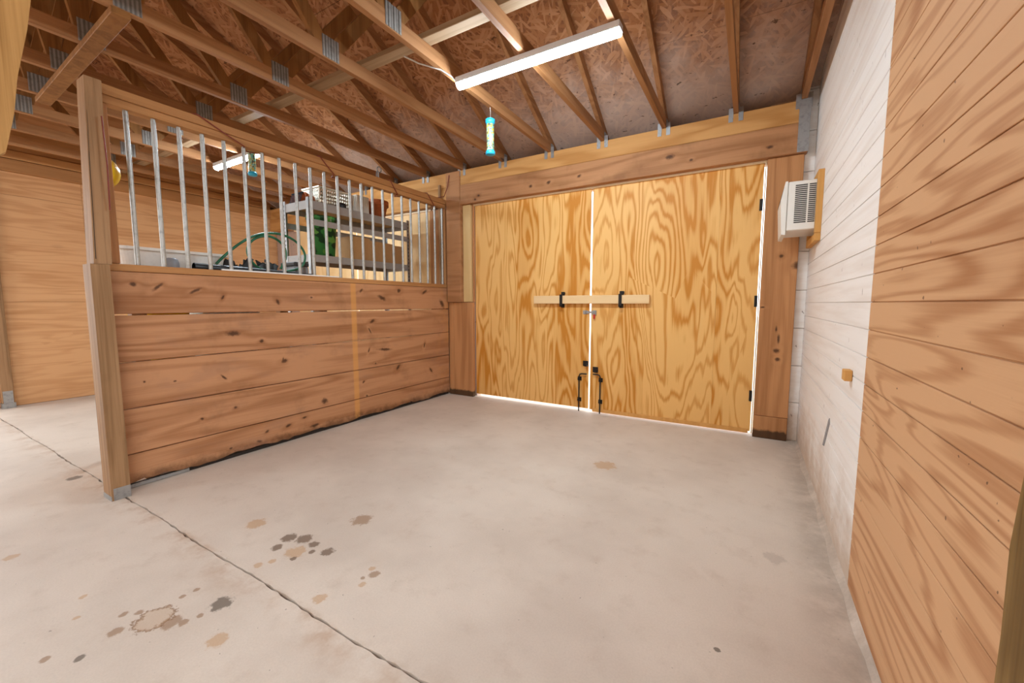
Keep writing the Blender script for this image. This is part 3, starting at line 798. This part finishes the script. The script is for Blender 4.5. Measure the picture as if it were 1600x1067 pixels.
# ------------------------------------------------------------------ air conditioner in the right wall
ac = thing('air_conditioner', (-.13, -.39, 1.73), label='white wall air conditioner with louvred side above the jamb', cat='air conditioner')
ay0, ay1, az0, az1 = -.585, -.20, 1.735, 2.085
body = MB()
body.bbox((-.205, ay0, az0), (-.001, ay1, az1), .006)
body.build('case', M['acwhite'], ac)
fr_ = MB().poly([(-.207, ay0 - .003, az0 - .03), (-.232, ay0 - .003, az0 - .025), (-.246, ay0 - .003, az0 + .22), (-.222, ay0 - .003, az1 + .004), (-.207, ay0 - .003, az1 + .004)], (0, ay1 - ay0 + .006, 0)).build('front_bezel', M['acwhite'], ac)
MB().poly([(-.2465, ay0 + .05, az0 + .222), (-.2485, ay0 + .05, az0 + .224), (-.2270, ay0 + .05, az1 - .02), (-.2250, ay0 + .05, az1 - .022)], (0, .28, 0)).build('air_outlet', M['acdark'], ac)
for gx0, gx1 in ((-.160, -.088), (-.078, -.037)):
    for i in range(20):
        zc = az1 - .028 - i * .0138
        MB().box((gx0, ay0 - .0012, zc - .0085), (gx1, ay0 + .002, zc)).build('louvre_slot', M['acdark'], ac)
fr = thing('pine_surround', (-.02, -.39, 1.68), label='pine frame boards around the wall air conditioner', cat='frame')
for a, b in (((-.036, -.640, 1.70), (-.0005, -.588, 2.135)), ((-.036, -.196, 1.70), (-.0005, -.145, 2.135)),
             ((-.036, -.640, 1.645), (-.0005, -.145, 1.698)), ((-.036, -.587, 2.088), (-.0005, -.197, 2.135))):
    MB().bbox(a, b, .002).build('frame_board', M['frame'], fr)

# small fixings on the right wall
tag(MB().bbox((-.030, -1.955, .855), (-.0005, -1.90, .905), .003).build('wood_block', M['frame']), 'small pine block screwed to the white wall', 'block')
tag(MB().poly([(-.003, -1.335, .375), (-.003, -1.385, .385), (-.003, -1.505, .545), (-.003, -1.495, .575), (-.003, -1.470, .56)], (.0026, 0, 0)).build('torn_splinter', M['grey']), 'torn grey sliver on the white wall near the floor', 'splinter')

# ------------------------------------------------------------------ things in the neighbouring stall
wb = thing('workbench', (-4.3, -2.45, 0), label='plain wooden bench hidden behind the boarded partition', cat='bench')
MB().bbox((-4.66, -3.22, 1.345), (-3.93, -1.74, 1.385), .003).build('bench_top', M['deck'], wb)
for lx in (-4.62, -3.97):
    for ly in (-3.16, -1.80):
        MB().bbox((lx - .04, ly - .04, 0), (lx + .04, ly + .04, 1.344), .003).build('leg', M['post'], wb)
tub = MB()
def rrect(x0, y0, x1, y1, r, z_, n=5):
    o = []
    for cx_, cy_, a0 in ((x1 - r, y1 - r, 0), (x0 + r, y1 - r, 90), (x0 + r, y0 + r, 180), (x1 - r, y0 + r, 270)):
        for i in range(n + 1):
            a = math.radians(a0 + 90 * i / n); o.append((cx_ + r * math.cos(a), cy_ + r * math.sin(a), z_))
    return o
def loft(mb, loops, cap0=True, cap1=True):
    n = len(loops[0]); vs = [q for l in loops for q in l]; fs = []
    for i in range(len(loops) - 1):
        for k_ in range(n): fs.append((i*n+k_, i*n+(k_+1) % n, (i+1)*n+(k_+1) % n, (i+1)*n+k_))
    if cap0: fs.append(tuple(reversed(range(n))))
    if cap1: fs.append(tuple(range((len(loops)-1)*n, len(loops)*n)))
    return mb.add(vs, fs)
def bin_mesh(mb, x0, y0, x1, y1, z0, z1, taper=.03, rim=.018, r=.06):
    i = taper
    return loft(mb, [rrect(x0+i, y0+i, x1-i, y1-i, r, z0), rrect(x0, y0, x1, y1, r, z1 - .02), rrect(x0-rim, y0-rim, x1+rim, y1+rim, r, z1 - .02), rrect(x0-rim, y0-rim, x1+rim, y1+rim, r, z1),
               rrect(x0+.006, y0+.006, x1-.006, y1-.006, r, z1), rrect(x0+i+.006, y0+i+.006, x1-i-.006, y1-i-.006, r, z0 + .006)])
bin_mesh(tub, -4.58, -3.17, -4.16, -2.50, 1.386, 1.600)
tag(tub.build('storage_tub', M['tub']), 'open white plastic tub behind the first steel bars', 'tub')
yb = MB(); bin_mesh(yb, -4.5, -3.30, -4.0, -2.88, .75, 1.16)
# crate the yellow bin stands on
cr = thing('wooden_crate', (-4.25, -3.0, 0), label='slatted wooden crate under the bench behind the partition', cat='crate')
for q in range(4):
    MB().bbox((-4.52, -3.10, .03 + .18 * q), (-4.50, -1.9, .17 + .18 * q), .002).build('slat', M['bar'], cr)
    MB().bbox((-4.00, -3.10, .03 + .18 * q), (-3.98, -1.9, .17 + .18 * q), .002).build('slat', M['bar'], cr)
for ly in (-3.08, -1.92):
    MB().bbox((-4.499, ly - .018, 0), (-4.001, ly + .018, .70), .002).build('end_board', M['bar'], cr)
MB().bbox((-4.52, -3.10, .70), (-3.98, -1.9, .72), .002).build('lid', M['bar'], cr)
yb = MB(); bin_mesh(yb, -4.46, -3.09, -4.03, -2.82, .7205, 1.16)
tag(yb.build('yellow_bin', M['yellow']), 'yellow bin glimpsed through the gap under the top board', 'bin')
wb2 = MB(); bin_mesh(wb2, -4.44, -2.72, -4.05, -2.30, .7205, 1.15)
tag(wb2.build('white_bin', M['tub']), 'white bin glimpsed through the gap beside the yellow one', 'bin')

# black pipe, crumpled sheeting, hose on the bench
tag(MB().tube([(-4.06, -2.78, 1.475), (-4.05, -2.3, 1.465), (-4.07, -1.78, 1.45)], .034, 12, cap=False).tube([(-4.06, -2.78, 1.475), (-4.05, -2.3, 1.465), (-4.07, -1.78, 1.45)], .027, 12, cap=False).build('black_pipe', M['blackplastic']), 'black plastic tube lying along the partition cap', 'pipe')
tag(MB().lathe([(0, 0), (.042, 0), (.045, .02), (.045, .10), (.038, .13), (.020, .14), (0, .14)], (-4.02, -2.93, 1.387), 14).build('grey_canister', M['grey']), 'small grey canister beside the black tube', 'canister')
tr = MB(); rg = random.Random(3); nx, ny = 10, 22; vs = []; fs = []
for i in range(nx + 1):
    for j in range(ny + 1):
        u, v = i / nx, j / ny
        hgt = .16 * math.sin(math.pi * u) ** .5 * math.sin(math.pi * v) ** .5 * rg.uniform(.5, 1.15)
        vs.append((-4.46 + .20 * u + rg.uniform(-.01, .01), -2.46 + .50 * v + rg.uniform(-.01, .01), 1.387 + hgt + .02 * rg.random()))
for i in range(nx):
    for j in range(ny):
        a = i * (ny + 1) + j; fs.append((a, a + ny + 1, a + ny + 2, a + 1))
tr.add(vs, fs); tr.add([(-4.47, -2.47, 1.386), (-4.25, -2.47, 1.386), (-4.25, -1.95, 1.386), (-4.47, -1.95, 1.386)], [(0, 1, 2, 3)])
for q in range(14):      # stiff folds sticking up
    y = -2.44 + .031 * q + rg.uniform(-.02, .02); x = -4.32 + rg.uniform(-.07, .05); a = rg.uniform(-1.4, 1.4)
    h_ = rg.uniform(-.02, .09) * (1 - q / 22)
    tr.poly([(x, y - .03, 1.50), (x + .012, y + .03, 1.50), (x + .01, y + .03 + a * .05, 1.53 + h_), (x, y + a * .05, 1.55 + h_)], (.006, .01, 0))
tag(tr.build('black_sheeting', M['blackplastic']), 'crumpled heap of black plastic under the green hose', 'sheeting')
HOSE = [(-2.601,1.518),(-2.551,1.573),(-2.481,1.643),(-2.399,1.715),(-2.309,1.776),(-2.199,1.819),(-2.068,1.832),(-1.95,1.797),(-1.866,1.724),(-1.838,1.642),(-1.875,1.542),(-2.015,1.497),(-2.162,1.475),(-2.287,1.511),(-2.345,1.583),(-2.362,1.651),(-2.338,1.718),(-2.272,1.775),(-2.173,1.8),(-2.084,1.767),(-2.029,1.694),(-2.034,1.6),(-2.085,1.515)]
hp = [(-4.118 - .008 * math.sin(i * .55), y, z_) for i, (y, z_) in enumerate(HOSE)]
def smooth(pts, it=2):
    for _ in range(it):
        q = [pts[0]]
        for a, b in zip(pts[:-1], pts[1:]):
            q += [tuple(.75 * a[k_] + .25 * b[k_] for k_ in range(3)), tuple(.25 * a[k_] + .75 * b[k_] for k_ in range(3))]
        pts = q + [pts[-1]]
    return pts
tag(MB().tube(smooth(hp, 2), .0105, 8).build('garden_hose', M['green']), 'green garden hose looped behind the steel bars', 'hose')
ob = thing('plastic_bottle', (-4.56, -1.97, 1.386), label='clear white bottle with dark cap beside the hose', cat='bottle')
MB().lathe([(0, 0), (.055, 0), (.06, .01), (.06, .15), (.045, .19), (.02, .205), (.02, .215), (0, .215)], (-4.54, -1.97, 1.386), 16).build('body', M['ribbed'], ob)
MB().lathe([(.0, .2155), (.023, .2155), (.023, .245), (0, .245)], (-4.54, -1.97, 1.386), 14).build('cap', M['blackplastic'], ob)
gb = thing('grey_toolbox', (-4.16, -1.83, 1.386), label='small grey box with dark lid next to the shelving leg', cat='box')
MB().bbox((-4.42, -1.90, 1.386), (-4.20, -1.755, 1.56), .008).build('case', M['grey'], gb)
MB().bbox((-4.425, -1.905, 1.561), (-4.195, -1.75, 1.60), .008).build('lid', M['acdark'], gb)

# steel shelving
SX0, SX1, SY0, SY1 = -4.75, -4.30, -1.66, -.255
sh = thing('shelving_unit', (-4.52, -.95, 0), label='grey steel shelving unit loaded with pots behind the bars', cat='shelves')
for cx_, sx in ((SX0, 1), (SX1, -1)):
    for cy_, sy in ((SY0, 1), (SY1, -1)):
        up_ = MB().box((cx_, cy_, 0), (cx_ + sx * .045, cy_ + sy * .003, 2.275)).box((cx_, cy_, 0), (cx_ + sx * .003, cy_ + sy * .045, 2.275)).build('upright', M['galv'], sh)
        hm = MB()
        for i in range(18):
            zc = 1.45 + i * .045
            hm.box((cx_ - sx * .0006, cy_ + sy * .018, zc), (cx_ - sx * .0001, cy_ + sy * .028, zc + .02)) if sx < 0 else hm.box((cx_ + sx * .018, cy_ - sy * .0006, zc), (cx_ + sx * .028, cy_ - sy * .0001, zc + .02))
        hm.build('slots', M['acdark'], up_, kind='stuff')
def shelf(zt_, eh, deck=True):
    s = MB()
    s.box((SX0 + .004, SY0 + .004, zt_ - eh), (SX1 - .004, SY0 + .010, zt_)).box((SX0 + .004, SY1 - .010, zt_ - eh), (SX1 - .004, SY1 - .004, zt_))
    s.box((SX0 + .004, SY0 + .010, zt_ - eh), (SX0 + .010, SY1 - .010, zt_)).box((SX1 - .010, SY0 + .010, zt_ - eh), (SX1 - .004, SY1 - .010, zt_))
    s = s.build('shelf', M['shelf'], sh)
    if deck: MB().box((SX0 + .011, SY0 + .011, zt_ - .028), (SX1 - .011, SY1 - .011, zt_ - .008)).build('shelf_deck', M['deck'], s)
shelf(2.245, .085); shelf(1.705, .075); shelf(1.02, .075); shelf(.35, .075)
MB().box((SX1 - .004, SY0 + .01, 2.000), (SX1 - .001, SY1 - .01, 2.062)).box((SX0 + .001, SY0 + .01, 2.000), (SX0 + .004, SY1 - .01, 2.062)).build('side_rail', M['shelf'], sh)

ZT = 2.238; ZL = 1.698
def pot(x, y, z_, r, h, label, rot=None, grp='terracotta pots on the top shelf'):
    m = MB().lathe([(0, 0), (r * .66, 0), (r * .90, h * .72), (r, h * .72), (r, h), (r * .9, h), (r * .6, .02), (0, .02)], (x, y, z_), 22, rot)
    return tag(m.build('plant_pot', M['terra']), label, 'plant pot', grp)
pot(-4.46, -.66, ZT - .0005, .155, .215, 'large terracotta pot upright at the right end of top shelf')
R = Matrix.Rotation(math.radians(90), 3, 'X')
pot(-4.52, -1.462, ZT + .067, .066, .12, 'small terracotta pot lying at the left end of top shelf', R)
pot(-4.66, -1.462, ZT + .063, .062, .12, 'small terracotta pot lying behind the black tray', R)
ty = MB()
for i in range(9):
    x = -4.66 + .022 * i
    ty.bar((x, -1.637, ZT + .006), (x, -1.60, ZT + .115), .010, .004, up=(0, 1, 0))
ty.bar((-4.67, -1.637, ZT + .008), (-4.47, -1.637, ZT + .008), .012, .012).bar((-4.67, -1.60, ZT + .115), (-4.47, -1.60, ZT + .115), .012, .012)
tag(ty.build('slotted_tray', M['blackmatte']), 'black slotted tray leaning at the near end of top shelf', 'tray')
# perforated basket: real openings between bars
bk = thing('perforated_basket', (-4.52, -1.27, ZT), label='cream plastic basket with rows of square holes on top shelf', cat='basket')
bx0, bx1, by0, by1, bz1 = -4.72, -4.435, -1.44, -1.06, ZT + .20
w = MB()
def grid_wall(mb, p, q, z0, z1, nv, nh, t=.004):
    P_, Q_ = Vector(p), Vector(q); d = Q_ - P_
    for i in range(nv + 1):
        a = P_ + d * i / nv; e = d.normalized() * .0065
        mb.box((min(a.x - e.x, a.x + e.x) - (t if abs(d.x) < .001 else 0), min(a.y - e.y, a.y + e.y) - (t if abs(d.y) < .001 else 0), z0), (max(a.x - e.x, a.x + e.x), max(a.y - e.y, a.y + e.y), z1))
    for j in range(nh + 1):
        zc = z0 + (z1 - z0) * j / nh
        mb.box((min(P_.x, Q_.x) - (t if abs(d.x) < .001 else 0), min(P_.y, Q_.y) - (t if abs(d.y) < .001 else 0), zc - .008), (max(P_.x, Q_.x), max(P_.y, Q_.y), zc + .008))
grid_wall(w, (bx1, by0, 0), (bx1, by1, 0), ZT + .009, bz1, 14, 5)
grid_wall(w, (bx0 + .004, by0, 0), (bx0 + .004, by1, 0), ZT + .009, bz1, 14, 5)
grid_wall(w, (bx0, by0, 0), (bx1, by0, 0), ZT + .009, bz1, 12, 5)
grid_wall(w, (bx0, by1, 0), (bx1, by1, 0), ZT + .009, bz1, 12, 5)
w.build('side_grid', M['basket'], bk)
MB().box((bx0, by0, ZT + .0005), (bx1, by1, ZT + .006)).build('bottom', M['basket'], bk)
MB().bbox((bx0 - .012, by0 - .012, bz1), (bx1 + .012, by0 + .010, bz1 + .016), .003).bbox((bx0 - .012, by1 - .010, bz1), (bx1 + .012, by1 + .012, bz1 + .016), .003).bbox((bx0 - .012, by0, bz1), (bx0 + .010, by1, bz1 + .016), .003).bbox((bx1 - .010, by0, bz1), (bx1 + .012, by1, bz1 + .016), .003).build('rim', M['basket'], bk)
rb = MB()
rb.box((-4.66, -1.030, ZT), (-4.355, -.855, ZT + .205))
for i in range(9): rb.box((-4.355, -1.028 + .0195 * i, ZT + .004), (-4.349, -1.018 + .0195 * i, ZT + .20))
for i in range(14): rb.box((-4.655 + .0215 * i, -1.036, ZT + .004), (-4.645 + .0215 * i, -1.030, ZT + .20))
tag(rb.build('ribbed_box', M['ribbed']), 'white ribbed box between basket and large pot on top shelf', 'box')
tag(MB().lathe([(0, 0), (.045, 0), (.05, .02), (.05, .05), (.035, .065), (0, .07)], (-4.368+.0, -1.22, ZT + .002), 14).build('black_container', M['blackplastic']), 'small round black object at the front of top shelf', 'container')
bk2 = thing('camouflage_bucket', (-4.47, -1.40, ZL), label='green camouflage bucket on the lower shelf', cat='bucket')
MB().lathe([(0, 0), (.125, 0), (.150, .40), (.156, .40), (.156, .43), (.145, .43), (.12, .01), (0, .01)], (-4.475, -1.40, ZL), 24).build('pail', M['camo'], bk2)
MB().tube([(-4.475 + .158 * math.cos(a), -1.40 + .02 * math.sin(a), ZL + .40 - .13 * math.sin(a)) for a in [math.pi * i / 12 for i in range(13)]], .003, 6).build('handle', M['galv'], bk2)
for i, (y0, y1, h, l) in enumerate(((-1.10, -.86, .27, 'left'), (-.85, -.64, .25, 'second'), (-.63, -.46, .25, 'third'), (-.45, -.29, .24, 'right end'))):
    cb = MB().bbox((-4.66, y0, ZL), (-4.345 - .01 * i, y1, ZL + h), .002)
    cb.box((-4.66, (y0 + y1) / 2 - .02, ZL + h + .0002), (-4.345 - .01 * i, (y0 + y1) / 2 + .02, ZL + h + .001))
    tag(cb.build('cardboard_box', M['card']), 'brown cardboard box on the lower shelf, %s of four' % l, 'box', 'cardboard boxes on the lower shelf')

# yellow helmet hung on the far side of the near post
hh = thing('hard_hat', (-3.92, -3.20, 1.94), label='glossy yellow rounded shell hanging behind the near post', cat='hard hat')
RX = Matrix.Rotation(math.radians(-90), 3, 'X')
prof = [(.112 * math.cos(a), .125 * math.sin(a)) for a in [math.pi / 2 * i / 10 for i in range(11)]]
MB().lathe(prof, (-3.99, -3.305, 2.03), 24, RX).build('shell', M['yellow'], hh)
MB().lathe([(.108, -.004), (.120, -.004), (.125, .0), (.120, .006), (.110, .008)], (-3.99, -3.305, 2.03), 24, RX).build('brim', M['yellow'], hh)
tag(MB().tube([(-3.70, -3.325, 2.28), (-3.69, -3.322, 2.0), (-3.70, -3.325, 1.75)], .004, 6).build('red_cord', M['cord']), 'thin red cord running down the side of the near post', 'cord')
